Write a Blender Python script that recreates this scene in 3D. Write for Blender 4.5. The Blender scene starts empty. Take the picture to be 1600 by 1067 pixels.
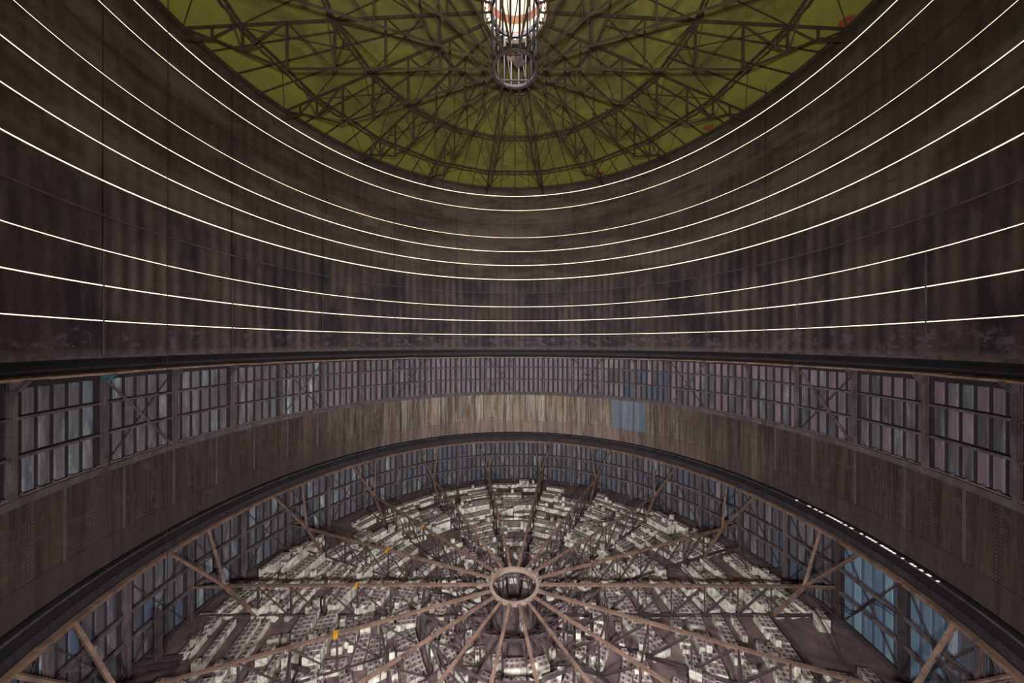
import bpy, math, random
from mathutils import Vector, Matrix
PI = math.pi
rnd = random.Random(7)
S = bpy.context.scene
COL = S.collection

# ------------------------------------------------------------------ camera, world, light, exposure
EYE = 16.3                      # eye height above the piston floor, metres
CAMY = -18.67                   # the camera stands on a platform 1.3 m inside the shell
cd = bpy.data.cameras.new('camera'); cam = bpy.data.objects.new('camera', cd); COL.objects.link(cam)
cam.location = (0, CAMY, EYE); cam.rotation_euler = (PI / 2, -0.0013, 0)
cd.sensor_width = 36; cd.lens = 497 * 36 / 1600; cd.clip_start = 0.05; cd.clip_end = 200
cd.shift_x = -4.15 / 1600; cd.shift_y = 3.1 / 1600
S.camera = cam
w = bpy.data.worlds.new('world'); S.world = w; w.use_nodes = True
w.node_tree.nodes['Background'].inputs[0].default_value = (0.9, 0.92, 1.0, 1)
w.node_tree.nodes['Background'].inputs[1].default_value = 0.6
# daylight that falls through the lantern on top of the roof
ld = bpy.data.lights.new('lantern_daylight', 'AREA'); ld.shape = 'DISK'; ld.size = 1.6; ld.energy = 450; ld.spread = math.radians(62)
ld.color = (0.98, 0.95, 1.0)
lo = bpy.data.objects.new('lantern_daylight', ld); COL.objects.link(lo); lo.location = (0, 0, EYE + 22.2)
STRIP = 2.7                     # radiance of the lit strips
# unseen fill lamps added for brightness behind the camera; housings built further down
FILL_LAMPS = [((-4.2, -18.5, 13.5), (2.5, 4, 1), 3050), ((4.2, -18.5, 13.5), (-2.5, 4, 1), 3050), ((0, -19.2, 17.6), (0, 8, 36), 3100)]
for i, (p, t, e) in enumerate(FILL_LAMPS):
    fd = bpy.data.lights.new('added_fill_light', 'AREA'); fd.shape = 'RECTANGLE'; fd.size = 1.7; fd.size_y = .9; fd.energy = e
    fd.color = (.93, .95, 1.0) if i < 2 else (1.0, .97, .9)
    fd.spread = math.radians(150 if i < 2 else 135)
    fo = bpy.data.objects.new('added_fill_light', fd); COL.objects.link(fo); fo.location = p
    fo.rotation_euler = (Vector(t) - Vector(p)).to_track_quat('-Z', 'Y').to_euler()
S.view_settings.view_transform = 'Standard'; S.view_settings.look = 'None'
S.view_settings.gamma = 1; S.view_settings.use_curve_mapping = False
S.view_settings.exposure = 0.0

# ------------------------------------------------------------------ helpers
def srgb(r, g, b):
    f = lambda c: (c / 255 / 12.92) if c / 255 <= .04045 else ((c / 255 + .055) / 1.055) ** 2.4
    return (f(r), f(g), f(b), 1)

class NT:
    def __init__(s, name):
        s.m = bpy.data.materials.new(name); s.m.use_nodes = True
        s.t = s.m.node_tree; s.b = s.t.nodes['Principled BSDF']
        s.pos = s.t.nodes.new('ShaderNodeNewGeometry').outputs['Position']
    def n(s, typ, **kw):
        x = s.t.nodes.new(typ)
        for k, v in kw.items(): setattr(x, k, v)
        return x
    def l(s, a, b): s.t.links.new(a, b)
    def math(s, op, a, b=0.0, clamp=False):
        x = s.n('ShaderNodeMath', operation=op, use_clamp=clamp)
        for i, v in enumerate((a, b)):
            if isinstance(v, (int, float)): x.inputs[i].default_value = v
            else: s.l(v, x.inputs[i])
        return x.outputs[0]
    def noise(s, scale, stretch=(1, 1, 1), detail=4, rough=.6, off=(0, 0, 0)):
        mp = s.n('ShaderNodeMapping'); mp.inputs['Scale'].default_value = stretch; mp.inputs['Location'].default_value = off
        s.l(s.pos, mp.inputs['Vector'])
        x = s.n('ShaderNodeTexNoise'); x.inputs['Scale'].default_value = scale
        x.inputs['Detail'].default_value = detail; x.inputs['Roughness'].default_value = rough
        s.l(mp.outputs[0], x.inputs['Vector']); return x.outputs['Fac']
    def step(s, fac, lo, hi):
        x = s.n('ShaderNodeMapRange'); x.inputs['From Min'].default_value = lo; x.inputs['From Max'].default_value = hi
        s.l(fac, x.inputs['Value']); return x.outputs[0]
    def mix(s, fac, a, b, mode='MIX'):
        x = s.n('ShaderNodeMix', data_type='RGBA', blend_type=mode)
        if isinstance(fac, (int, float)): x.inputs[0].default_value = fac
        else: s.l(fac, x.inputs[0])
        for i, v in ((6, a), (7, b)):
            if isinstance(v, tuple): x.inputs[i].default_value = v
            else: s.l(v, x.inputs[i])
        return x.outputs[2]
    def done(s, col, rough=.8, bump=None, dist=.02, metal=0.0):
        if isinstance(col, tuple): s.b.inputs['Base Color'].default_value = col
        else: s.l(col, s.b.inputs['Base Color'])
        s.b.inputs['Roughness'].default_value = rough; s.b.inputs['Metallic'].default_value = metal
        s.b.inputs['Specular IOR Level'].default_value = .3
        if bump is not None:
            x = s.n('ShaderNodeBump'); x.inputs['Distance'].default_value = dist; x.inputs['Strength'].default_value = .6
            s.l(bump, x.inputs['Height']); s.l(x.outputs[0], s.b.inputs['Normal'])
        return s.m
    def rand(s, island=False):
        if island: return s.n('ShaderNodeNewGeometry').outputs['Random Per Island']
        return s.n('ShaderNodeObjectInfo').outputs['Random']

def rusty(name, base, dark, light, scale=1.2, stretch=(1, 1, 1), amount=.5, rough=.75, var=.25, fine=9.0, island=False):
    """painted or rusted steel: large stains, fine speckle and a small shift from piece to piece"""
    m = NT(name)
    c = m.mix(m.step(m.noise(scale, stretch, 5, .65), .38, .68), base, dark)
    c = m.mix(m.math('MULTIPLY', m.step(m.noise(scale * 1.7, stretch, 5, .7, (13, 7, 3)), .52, .72), amount), c, light)
    f = m.noise(fine, (1, 1, .5), 3, .7, (3, 1, 9))
    c = m.mix(m.math('MULTIPLY', m.step(f, .45, .75), .45), c, dark)
    r = m.rand(island)
    c = m.mix(m.math('MULTIPLY', r, var), c, dark)
    return m.done(c, rough, f, .01)

def upper_wall_mat():
    m = NT('sooty_shell_steel')
    sep = m.n('ShaderNodeSeparateXYZ'); m.l(m.pos, sep.inputs[0])
    ang = m.math('ARCTAN2', sep.outputs[0], sep.outputs[1])
    z = sep.outputs[2]
    low = m.step(z, EYE + 8.3, EYE + 7.0)                      # streaks only below the sixth strip
    st = m.math('MULTIPLY', m.math('ADD', m.math('SINE', m.math('MULTIPLY', ang, 168.0)), 1.0), .5)
    st = m.math('MULTIPLY', st, m.math('ADD', m.step(m.noise(.35, (1, 1, .5), 3), .35, .65), .12))
    streak = m.step(m.noise(2.6, (1, 1, .07), 5, .7), .35, .7)
    cloud = m.step(m.noise(.13, (1, 1, 3.2), 6, .7), .47, .60)
    c = m.mix(streak, srgb(64, 55, 48), srgb(84, 73, 65))
    c = m.mix(m.math('MULTIPLY', cloud, .6), c, srgb(118, 101, 86))
    cool = m.mix(streak, srgb(52, 44, 47), srgb(76, 63, 62))
    c = m.mix(m.math('MULTIPLY', low, .7), c, cool)
    c = m.mix(m.math('MULTIPLY', m.math('MULTIPLY', st, low), .6), c, srgb(124, 106, 96))
    dark = m.step(m.noise(.42, (1, 1, .3), 5, .7, (5, 5, 5)), .44, .60)
    c = m.mix(m.math('MULTIPLY', m.math('MULTIPLY', dark, low), .85), c, srgb(38, 36, 44))
    # peeled patches and dust along the lowest course
    zone = m.math('MULTIPLY', m.step(z, EYE - .55, EYE - .2), m.step(z, EYE + 1.0, EYE + .6))
    peel = m.step(m.noise(1.3, (1, 1, 1.3), 6, .75, (9, 2, 4)), .555, .575)
    c = m.mix(m.math('MULTIPLY', m.math('MULTIPLY', peel, zone), .6), c, srgb(114, 100, 114))
    c = m.mix(m.math('MULTIPLY', m.step(z, EYE - .25, EYE - .6), .6), c, srgb(124, 106, 98))
    r = m.rand()
    c = m.mix(m.math('MULTIPLY', r, .22), c, srgb(50, 42, 40))
    return m.done(c, .7, m.noise(1.1, (1, 1, .1), 3), .03)

M = {}
M['shell'] = upper_wall_mat()
def brown_mat(name, blue=False):
    """streaked plate; paler and more ochre on the stretch opposite the platform"""
    m = NT(name)
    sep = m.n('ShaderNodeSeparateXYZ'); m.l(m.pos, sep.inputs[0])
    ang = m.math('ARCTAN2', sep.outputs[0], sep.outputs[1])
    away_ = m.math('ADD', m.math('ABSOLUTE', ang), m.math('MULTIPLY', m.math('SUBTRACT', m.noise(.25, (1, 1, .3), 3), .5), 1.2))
    lighter = m.step(away_, 1.15, .25)  # share of the paler colours, greatest opposite the platform
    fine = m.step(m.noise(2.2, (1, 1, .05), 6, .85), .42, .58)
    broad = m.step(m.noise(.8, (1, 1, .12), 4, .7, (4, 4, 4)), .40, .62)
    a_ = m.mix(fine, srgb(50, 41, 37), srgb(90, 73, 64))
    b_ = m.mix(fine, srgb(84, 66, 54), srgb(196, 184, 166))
    c = m.mix(lighter, a_, b_)
    c = m.mix(m.math('MULTIPLY', broad, .55), c, m.mix(lighter, srgb(80, 62, 55), srgb(150, 116, 84)))
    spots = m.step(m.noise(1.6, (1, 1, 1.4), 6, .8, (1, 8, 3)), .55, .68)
    c = m.mix(m.math('MULTIPLY', spots, .5), c, m.mix(lighter, srgb(124, 104, 98), srgb(196, 192, 178)))
    z = sep.outputs[2]
    c = m.mix(m.math('MULTIPLY', m.step(z, EYE - 9.3, EYE - 9.45), .4), c, m.mix(lighter, srgb(80, 64, 60), srgb(140, 112, 106)))
    if blue: c = m.mix(.55, c, srgb(110, 134, 160))
    c = m.mix(m.math('MULTIPLY', m.rand(), .22), c, srgb(70, 58, 54))
    return m.done(c, .7, fine, .01)
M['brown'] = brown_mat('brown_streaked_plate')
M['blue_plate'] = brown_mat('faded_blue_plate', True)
M['seal'] = rusty('black_rubber', srgb(42, 38, 41), srgb(33, 30, 33), srgb(54, 47, 48), .8, rough=.55, var=0)
M['steel'] = rusty('grey_brown_steel', srgb(120, 104, 103), srgb(74, 60, 60), srgb(150, 142, 142), 2.0, (1, 1, .3), .5)
M['ledge'] = rusty('grey_ledge_steel', srgb(106, 96, 98), srgb(80, 68, 68), srgb(124, 132, 130), .8, (1, 1, .5), .6)
M['rust'] = rusty('bare_rusted_steel', srgb(140, 109, 92), srgb(90, 72, 63), srgb(168, 138, 118), 1.5, (1, 1, 1), .6, .7, .2)
M['rust_dark'] = rusty('dark_rusted_steel', srgb(84, 68, 66), srgb(56, 47, 48), srgb(116, 96, 90), 2.0, (1, 1, 1), .5)
M['hub'] = rusty('dusty_ring_steel', srgb(164, 142, 126), srgb(130, 106, 92), srgb(178, 164, 150), 2.0, (1, 1, 1), .6)
M['roof_steel'] = rusty('sooty_roof_steel', srgb(80, 68, 50), srgb(56, 47, 37), srgb(110, 95, 70), 1.0, (1, 1, 1), .5)
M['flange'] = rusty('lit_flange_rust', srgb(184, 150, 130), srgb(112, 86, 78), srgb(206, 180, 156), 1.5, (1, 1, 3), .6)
M['blue_steel'] = rusty('teal_painted_steel', srgb(90, 134, 144), srgb(70, 80, 90), srgb(130, 170, 175), 2)
M['yellow'] = rusty('yellow_paint', srgb(206, 156, 40), srgb(170, 110, 30), srgb(240, 200, 70), 4, amount=.3)
M['orange'] = rusty('red_oxide_paint', srgb(176, 96, 64), srgb(120, 66, 50), srgb(190, 120, 80), 2)
M['pit'] = rusty('shaded_lifting_pit', srgb(88, 75, 74), srgb(66, 57, 57), srgb(98, 85, 84), 3)  # darkened to paint in the shade inside the lifting hole
M['cable'] = rusty('black_cable', srgb(52, 46, 46), srgb(34, 30, 32), srgb(66, 58, 58), 3)
def panel(name, base, dark, light, amt=.6, island=False):
    return rusty(name, base, dark, light, 1.6, (1, 1, .16), amt, .6, .35, island=island)
P_GREY = dict(base=srgb(144, 136, 138), dark=srgb(88, 80, 84), light=srgb(204, 204, 204))
M['panel_grey'] = panel('grey_panel', **P_GREY)
M['panel_grey_mass'] = panel('grey_panels_together', island=True, **P_GREY)
M['panel_pink'] = panel('pinkish_panel', srgb(154, 132, 142), srgb(112, 96, 104), srgb(178, 158, 166))
M['panel_slate'] = panel('slate_panel', srgb(114, 110, 115), srgb(74, 69, 74), srgb(176, 182, 186))
M['panel_pale'] = panel('pale_peeling_panel', srgb(150, 156, 160), srgb(96, 92, 98), srgb(222, 236, 236), 1.0)
M['panel_blue'] = panel('dull_blue_panel', srgb(102, 112, 132), srgb(78, 82, 98), srgb(122, 140, 156))
M['panel_azure'] = panel('azure_panel', srgb(116, 142, 158), srgb(98, 118, 136), srgb(146, 176, 186))
M['panel_teal'] = panel('bright_teal_panel', srgb(136, 168, 176), srgb(112, 138, 152), srgb(176, 206, 204), .8)
M['groove'] = rusty('groove_steel', srgb(70, 58, 60), srgb(50, 42, 46), srgb(86, 74, 76), 1.5, (1, 1, .3), .4)
M['floor'] = rusty('dusty_floor_steel', srgb(118, 97, 93), srgb(82, 66, 65), srgb(144, 126, 122), .7, (1, 1, 1), .8, .85, .2, 6)
# ceiling
m = NT('moss_green_roof_sheet')
sp = m.n('ShaderNodeSeparateXYZ'); m.l(m.pos, sp.inputs[0])
c = m.mix(m.step(m.noise(.35, (1, 1, 1), 6, .7), .36, .66), srgb(140, 135, 64), srgb(96, 91, 50))
c = m.mix(m.math('MULTIPLY', m.step(m.noise(.8, (1, 1, 1), 5, .7, (4, 4, 1)), .48, .72), .5), c, srgb(174, 170, 84))
c = m.mix(m.math('MULTIPLY', m.step(m.noise(.22, (1, 1, 1), 4, .6, (8, 1, 1)), .5, .62), .5), c, srgb(98, 84, 60))
c = m.mix(m.math('MULTIPLY', m.rand(), .4), c, srgb(110, 110, 54))
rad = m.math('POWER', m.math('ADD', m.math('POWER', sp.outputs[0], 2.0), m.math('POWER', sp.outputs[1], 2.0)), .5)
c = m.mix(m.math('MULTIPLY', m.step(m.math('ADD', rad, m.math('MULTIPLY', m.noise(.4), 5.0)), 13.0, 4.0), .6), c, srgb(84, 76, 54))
c = m.mix(m.math('MULTIPLY', m.step(m.math('ADD', rad, m.math('MULTIPLY', m.noise(.6), 2.0)), 15.5, 18.0), .45), c, srgb(178, 176, 78))  # glow of the top strip on the eaves painted into the green
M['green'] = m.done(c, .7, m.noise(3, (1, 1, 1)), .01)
# concrete ballast: pale cast sides, brown dust settled on everything that faces up
def concrete(name, side, dust, island):
    m = NT(name)
    ge = m.n('ShaderNodeNewGeometry'); sz = m.n('ShaderNodeSeparateXYZ'); m.l(ge.outputs['Normal'], sz.inputs[0])
    up = m.step(sz.outputs[2], .4, .8)
    r = m.rand(island)
    s = m.mix(m.step(m.noise(5, (1, 1, 1), 4, .7), .4, .7), side, srgb(172, 160, 146))
    s = m.mix(m.math('MULTIPLY', m.math('POWER', r, 2.2), .7), s, srgb(128, 114, 110))
    s = m.mix(m.math('MULTIPLY', m.step(m.noise(.5, (1, 1, 1), 3, .6, (2, 5, 0)), .45, .65), .25), s, srgb(150, 128, 118))
    d = m.mix(m.step(m.noise(9, (1, 1, 1), 4, .7), .35, .7), dust, srgb(144, 124, 121))
    clean = m.step(m.noise(.12, (1, 1, 1), 2, .5, (1, 2, 7)), .5, .62)
    d = m.mix(m.math('MULTIPLY', m.math('MULTIPLY', clean, r), .4), d, srgb(196, 184, 168))
    return m.done(m.mix(up, s, d), .9, m.noise(14), .004)
M['block'] = concrete('ballast_concrete', srgb(246, 240, 218), srgb(116, 98, 97), False)
M['block_mass'] = concrete('ballast_concrete_together', srgb(246, 240, 218), srgb(116, 98, 97), True)
M['block_yellow'] = concrete('ochre_concrete', srgb(222, 160, 84), srgb(156, 122, 104), False)
def emit(name, col, s, node=None):
    m = NT(name); m.b.inputs['Base Color'].default_value = (.8, .8, .8, 1)
    m.b.inputs['Emission Color'].default_value = col; m.b.inputs['Emission Strength'].default_value = s
    m.b.inputs['Roughness'].default_value = .5
    return m.m
M['strip'] = emit('warm_light_strip', (1.0, .79, .50, 1), STRIP)
M['gap_light'] = emit('daylight_gap', (1.0, .93, .84, 1), .7)
M['pane'] = emit('lit_lantern_pane', (1.0, .86, .66, 1), 1.3)
M['pane'].node_tree.nodes['Principled BSDF'].inputs['Base Color'].default_value = (.08, .08, .08, 1)
M['lamp'] = emit('small_roof_lamp', (1.0, .95, .85, 1), 20)
M['peach'] = rusty('peach_lantern_paint', srgb(214, 160, 130), srgb(196, 136, 108), srgb(226, 180, 150), 2)

class MB:
    def __init__(s): s.v = []; s.f = []
    def add(s, vs, fs):
        o = len(s.v); s.v += [tuple(p) for p in vs]; s.f += [tuple(i + o for i in f) for f in fs]
    def box(s, c, d, rot=None):
        x, y, z = (q / 2 for q in d)
        vs = [Vector(p) for p in ((-x,-y,-z),(x,-y,-z),(x,y,-z),(-x,y,-z),(-x,-y,z),(x,-y,z),(x,y,z),(-x,y,z))]
        if rot is not None: vs = [rot @ p for p in vs]
        s.add([p + Vector(c) for p in vs], [(0,3,2,1),(4,5,6,7),(0,1,5,4),(1,2,6,5),(2,3,7,6),(3,0,4,7)])
    def bar(s, p, q, wd, h=None, prof='L', up=(0, 0, 1)):
        """rolled steel section from p to q; wd across, h along 'up'"""
        p = Vector(p); q = Vector(q); h = h or wd; t = max(.016, min(wd, h) * .16)
        a = (q - p).normalized(); u = Vector(up)
        if abs(a.dot(u)) > .98: u = Vector((1, 0, 0)) if abs(a.x) < .9 else Vector((0, 1, 0))
        sd = a.cross(u).normalized(); u = sd.cross(a).normalized()
        W, H = wd / 2, h / 2
        if prof == 'L': pts = [(-W,-H),(W,-H),(W,-H+t),(-W+t,-H+t),(-W+t,H),(-W,H)]
        elif prof == 'T': pts = [(-W,H-t),(-t/2,H-t),(-t/2,-H),(t/2,-H),(t/2,H-t),(W,H-t),(W,H),(-W,H)]
        elif prof == 'I': pts = [(-W,-H),(W,-H),(W,-H+t),(t/2,-H+t),(t/2,H-t),(W,H-t),(W,H),(-W,H),(-W,H-t),(-t/2,H-t),(-t/2,-H+t),(-W,-H+t)]
        elif prof == 'C': pts = [(-W,-H),(W,-H),(W,-H+t),(-W+t,-H+t),(-W+t,H-t),(W,H-t),(W,H),(-W,H)]
        elif prof == 'O': pts = [(W*math.cos(k*PI/4), W*math.sin(k*PI/4)) for k in range(8)]
        else: pts = [(-W,-H),(W,-H),(W,H),(-W,H)]
        n = len(pts); vs = [p + sd*x + u*y for x, y in pts] + [q + sd*x + u*y for x, y in pts]
        s.add(vs, [(i, (i+1) % n, n + (i+1) % n, n + i) for i in range(n)] + [tuple(range(n))[::-1], tuple(range(n, 2*n))])
    def ring(s, prof, a0=0, a1=360, n=144, closed=True):
        """sweep a closed (r, z) outline round the axis from a0 to a1 degrees"""
        k = len(prof); full = abs(a1 - a0) >= 359.9; o = len(s.v); N = n if full else n + 1
        for i in range(N):
            t = math.radians(a0 + (a1 - a0) * i / n)
            for e in prof:
                r, z = e[0], e[1]
                s.v.append((r * math.cos(t), r * math.sin(t), z))
        for i in range(n):
            j = (i + 1) % N
            for b in range(k if closed else k - 1):
                c = (b + 1) % k
                s.f.append((o + i*k + b, o + j*k + b, o + j*k + c, o + i*k + c))
        if not full and closed:
            s.f.append(tuple(o + b for b in range(k))); s.f.append(tuple(o + n*k + b for b in range(k))[::-1])
    def mesh(s, name, mat, smooth=False):
        me = bpy.data.meshes.new(name); me.from_pydata(s.v, [], s.f)
        if mat: me.materials.append(M[mat])
        if smooth:
            for p in me.polygons: p.use_smooth = True
        me.update(); return me
    def build(s, name, mat, parent=None, smooth=False, kind=None):
        return link(name, s.mesh(name, mat, smooth), parent, kind=kind)

def link(name, me, parent=None, rz=0, kind=None, loc=(0, 0, 0)):
    o = bpy.data.objects.new(name, me); COL.objects.link(o); o.parent = parent
    if rz: o.rotation_euler.z = rz
    o.location = loc
    if kind: o['kind'] = kind
    return o
def tag(o, label, cat, group=None):
    o['label'] = label; o['category'] = cat
    if group: o['group'] = group
    return o
def thing(name, label, cat, group=None, loc=(0, 0, 0), rz=0):
    o = bpy.data.objects.new(name, None); COL.objects.link(o); o.location = loc; o.rotation_euler.z = rz
    o.empty_display_size = .2
    return tag(o, label, cat, group)
def struct(name, label, cat):
    o = bpy.data.objects.new(name, None); COL.objects.link(o); o['kind'] = 'structure'
    return tag(o, label, cat)
def pol(r, deg, z=0): t = math.radians(deg); return Vector((r * math.cos(t), r * math.sin(t), z))
R = math.radians
def vis(deg, lim=116):           # within the picture: measured from the far side
    a = abs((deg - 90 + 180) % 360 - 180); return a <= lim
def away(deg): return abs((deg - 90 + 180) % 360 - 180)

# ------------------------------------------------------------------ upper shell: twelve courses of plates
wall = struct('wall_upper', 'sooty curved steel shell above the black seal, streaked brown and black', 'wall')
levels = [-.65, 1.06, 2.74, 4.44, 6.10, 7.75, 9.46, 11.15, 12.83, 14.45, 16.13, 17.85, 18.72]
for lv in range(12):
    z0, z1 = EYE + levels[lv], EYE + levels[lv + 1]
    b = MB(); g = .045; n = 56
    ang = [9.955 * (2 * i / n - 1) for i in range(n + 1)]
    amp = .022 if lv < 6 else .008
    rr = [20.0 + amp * math.sin(R(a) * 168) for a in ang]
    zz = [z0 + .012, z0 + .1, z1 - .1, z1 - .012]; dr = [.03, 0, 0, .03]
    vs = [(r + d) * 1 for r in rr for d in dr]
    pts = []
    for a, r in zip(ang, rr):
        for z, d in zip(zz, dr): pts.append(pol(r + d, a, z))
    fs = [(i*4+k, i*4+k+1, i*4+k+5, i*4+k+4) for i in range(n) for k in range(3)]
    m0 = len(pts)
    for a in (ang[0], ang[-1]):
        for z in (zz[0], zz[-1]): pts.append(pol(20.12, a, z))
    fs += [(0, 3, m0 + 1, m0), (n*4 + 3, n*4, m0 + 2, m0 + 3)]
    b.add(pts, fs); me = b.mesh('plate', 'shell', True)
    for k in range(18): link('plate', me, wall, R(20 * k), kind=None)
b = MB(); b.ring([(20.14, EYE - .7), (20.3, EYE - .7), (20.3, EYE + 18.8), (20.14, EYE + 18.8)]); b.build('backing', 'groove', wall)
for k in range(18):
    b = MB(); b.bar(pol(19.955, 10 + 20*k, EYE - .55), pol(19.955, 10 + 20*k, EYE + 4.4), .045, .05, 'B', pol(1, 10 + 20*k))
    b.build('seam_strip', 'ledge', wall)
for z in (6.10, 14.45):
    b = MB(); b.ring([(19.93, EYE + z - .03), (20.06, EYE + z - .03), (20.06, EYE + z + .03), (19.93, EYE + z + .03)]); b.build('joint_rib', 'ledge' if z < 7 else 'shell', wall)
b = MB(); b.ring([(19.9, EYE - .72), (20.1, EYE - .72), (20.1, EYE - .6), (19.96, EYE - .6)], n=180); b.build('foot_angle', 'steel', wall)
b = MB()
for k in range(420):
    a = 90 + (k - 210) * .55
    b.box(pol(19.94, a, EYE - .60), (.05, .05, .05), Matrix.Rotation(R(a), 3, 'Z'))
b.build('rivet', 'steel', wall, kind='stuff')
b = MB(); b.ring([(19.55, EYE + 18.5), (19.62, EYE + 18.5), (19.62, EYE + 18.74), (20.1, EYE + 18.74), (20.1, EYE + 18.8), (19.55, EYE + 18.8)], n=180); b.build('eaves_angle', 'roof_steel', wall)

# ------------------------------------------------------------------ lit strips round the shell
names = ['lowest glowing strip round the shell, just above the black seal',
         'second glowing strip up from the black seal',
         'third glowing strip up, just under the wide unlit course',
         'fourth glowing strip up, just over the faint unlit rib',
         'fifth glowing strip up, middle one of the nine',
         'sixth glowing strip up from the black seal',
         'seventh glowing strip up, below the second unlit gap',
         'eighth glowing strip up, second one under the green roof',
         'topmost glowing strip close under the green roof edge']
for i, z in enumerate([1.06, 2.74, 4.44, 7.75, 9.46, 11.15, 12.83, 16.13, 17.85]):
    hh = (.019, .023, .019, .030, .026, .026, .018, .022, .029)[i]
    b = MB(); b.ring([(19.965, EYE + z - hh), (20.0, EYE + z - hh), (20.0, EYE + z + hh), (19.965, EYE + z + hh)], n=216)
    ls = b.build('light_strip', 'strip')
    for sg in (-1, 1):
        b = MB(); zz_ = EYE + z + sg * (hh + .006); b.ring([(19.95, zz_ - .006), (20.02, zz_ - .006), (20.02, zz_ + .006), (19.95, zz_ + .006)], n=216); b.build('added_glow_lip', 'groove', ls)  # lips added to keep the strip's glow off the shell
    tag(ls, 'thin warm ' + names[i], 'light strip', 'warm light strips round the shell')

# ------------------------------------------------------------------ black seal between shell and framework
def tilt(deg):                    # the flange hangs a little lower on the far side
    y = 20 * math.sin(R(deg)); return EYE - 1.56 + (20 - y) * .26 / 27
s = MB(); n = 180
prof = [(20.05, .0, -.68), (20.26, .3, -.68), (20.34, .6, -.68), (20.2, 1.0, 0)]
o = len(s.v)
for i in range(n):
    a = 360 * i / n; zt = EYE - .68; zb = tilt(a)
    for r, f in ((20.05, 0), (20.22, .25), (20.32, .6), (20.16, 1), (20.4, 1), (20.45, 0)): s.v.append(tuple(pol(r, a, zt + (zb - zt) * f)))
for i in range(n):
    j = (i + 1) % n
    for b_ in range(6): c_ = (b_ + 1) % 6; s.f.append((i*6 + b_, j*6 + b_, j*6 + c_, i*6 + c_))
tag(s.build('rubber_seal', 'seal', smooth=True), 'black rubber seal band between the lit shell and the upper framework', 'seal')

s = MB(); s.ring([(20.0, EYE - 10.72), (19.86, EYE - 10.74), (19.64, EYE - 10.84), (19.55, EYE - 10.95), (19.45, EYE - 11.2), (19.3, EYE - 11.5), (19.25, EYE - 11.62), (19.5, EYE - 11.62), (20.0, EYE - 11.0)], n=216)
sl = s.build('rubber_seal', 'seal', smooth=True); tag(sl, 'wide black rubber seal band arching under the brown plate wall', 'seal')
s = MB(); s.ring([(19.60, EYE - 10.82), (19.68, EYE - 10.80), (19.68, EYE - 10.76), (19.58, EYE - 10.76)], n=216)
s.build('clamp_strip', 'steel', sl)
gap = thing('daylight_gap', 'broken line of daylight showing through the slit over the right end of the black seal', 'light gap')
a = 90 - 80.5
for k in range(46):
    L = rnd.choice((.25, .4, .5)); g0 = a; a -= L
    if rnd.random() < .22: continue
    s = MB(); s.ring([(19.60, EYE - 10.755), (19.70, EYE - 10.755), (19.70, EYE - 10.725), (19.60, EYE - 10.725)], g0 - .04, a + .04, n=2)
    s.build('slit', 'gap_light', gap)
    a -= .1 if rnd.random() < .7 else .5

# ------------------------------------------------------------------ brown plate wall with riveted seams
mid = struct('wall_middle', 'brown streaked plate wall with riveted seams between the two frameworks', 'wall')
mesh = {}
def brown(z0, z1, da, mat):
    b = MB(); n = 4; h = da / 2 - .025
    b.ring([(20.02, z0 + .01), (20.0, z0 + .03), (20.0, z1 - .03), (20.02, z1 - .01), (20.1, z1 - .01), (20.1, z0 + .01)], -h, h, n); return b.mesh('plate', mat)
for row, (z0, z1, cnt) in enumerate(((-9.4, -6.2, 100), (-10.78, -9.4, 36))):
    da = 360 / cnt
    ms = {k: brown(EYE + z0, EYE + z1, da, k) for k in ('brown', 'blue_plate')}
    for k in range(cnt):
        a = (k + .5) * da; aw = (90 - a + 180) % 360 - 180
        mt = 'brown'
        if 31 <= aw < 42 and row == 0: mt = 'blue_plate'
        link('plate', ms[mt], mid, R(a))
b = MB(); b.ring([(20.11, EYE - 11), (20.6, EYE - 11), (20.6, EYE - 5.9), (20.11, EYE - 5.9)]); b.build('backing', 'groove', mid)
b = MB()
for k in range(100):
    a = k * 3.6
    if not vis(a): continue
    st = .16 if away(a) > 40 else .4
    z = EYE - 9.3
    while z < EYE - 6.3:
        for da in (-.16, .16):
            p = pol(19.985, a + da, z); t = .022
            u = pol(1, a); sdv = Vector((-u.y, u.x, 0)); w_ = Vector((0, 0, 1))
            b.add([p - sdv*t - w_*t, p + sdv*t - w_*t, p + sdv*t + w_*t, p - sdv*t + w_*t, p - u * t], [(0,1,4), (1,2,4), (2,3,4), (3,0,4)])
        z += st
b.build('rivet', 'steel', mid, kind='stuff')
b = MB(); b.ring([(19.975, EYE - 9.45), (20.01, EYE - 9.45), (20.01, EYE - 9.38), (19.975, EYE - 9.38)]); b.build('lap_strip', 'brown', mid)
for k in range(50):
    b = MB(); b.bar(pol(19.99, 7.2*k, EYE - 9.38), pol(19.99, 7.2*k, EYE - 6.25), .1, .02, 'B', pol(1, 7.2*k)); b.build('seam_strip', 'ledge', mid)

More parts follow.
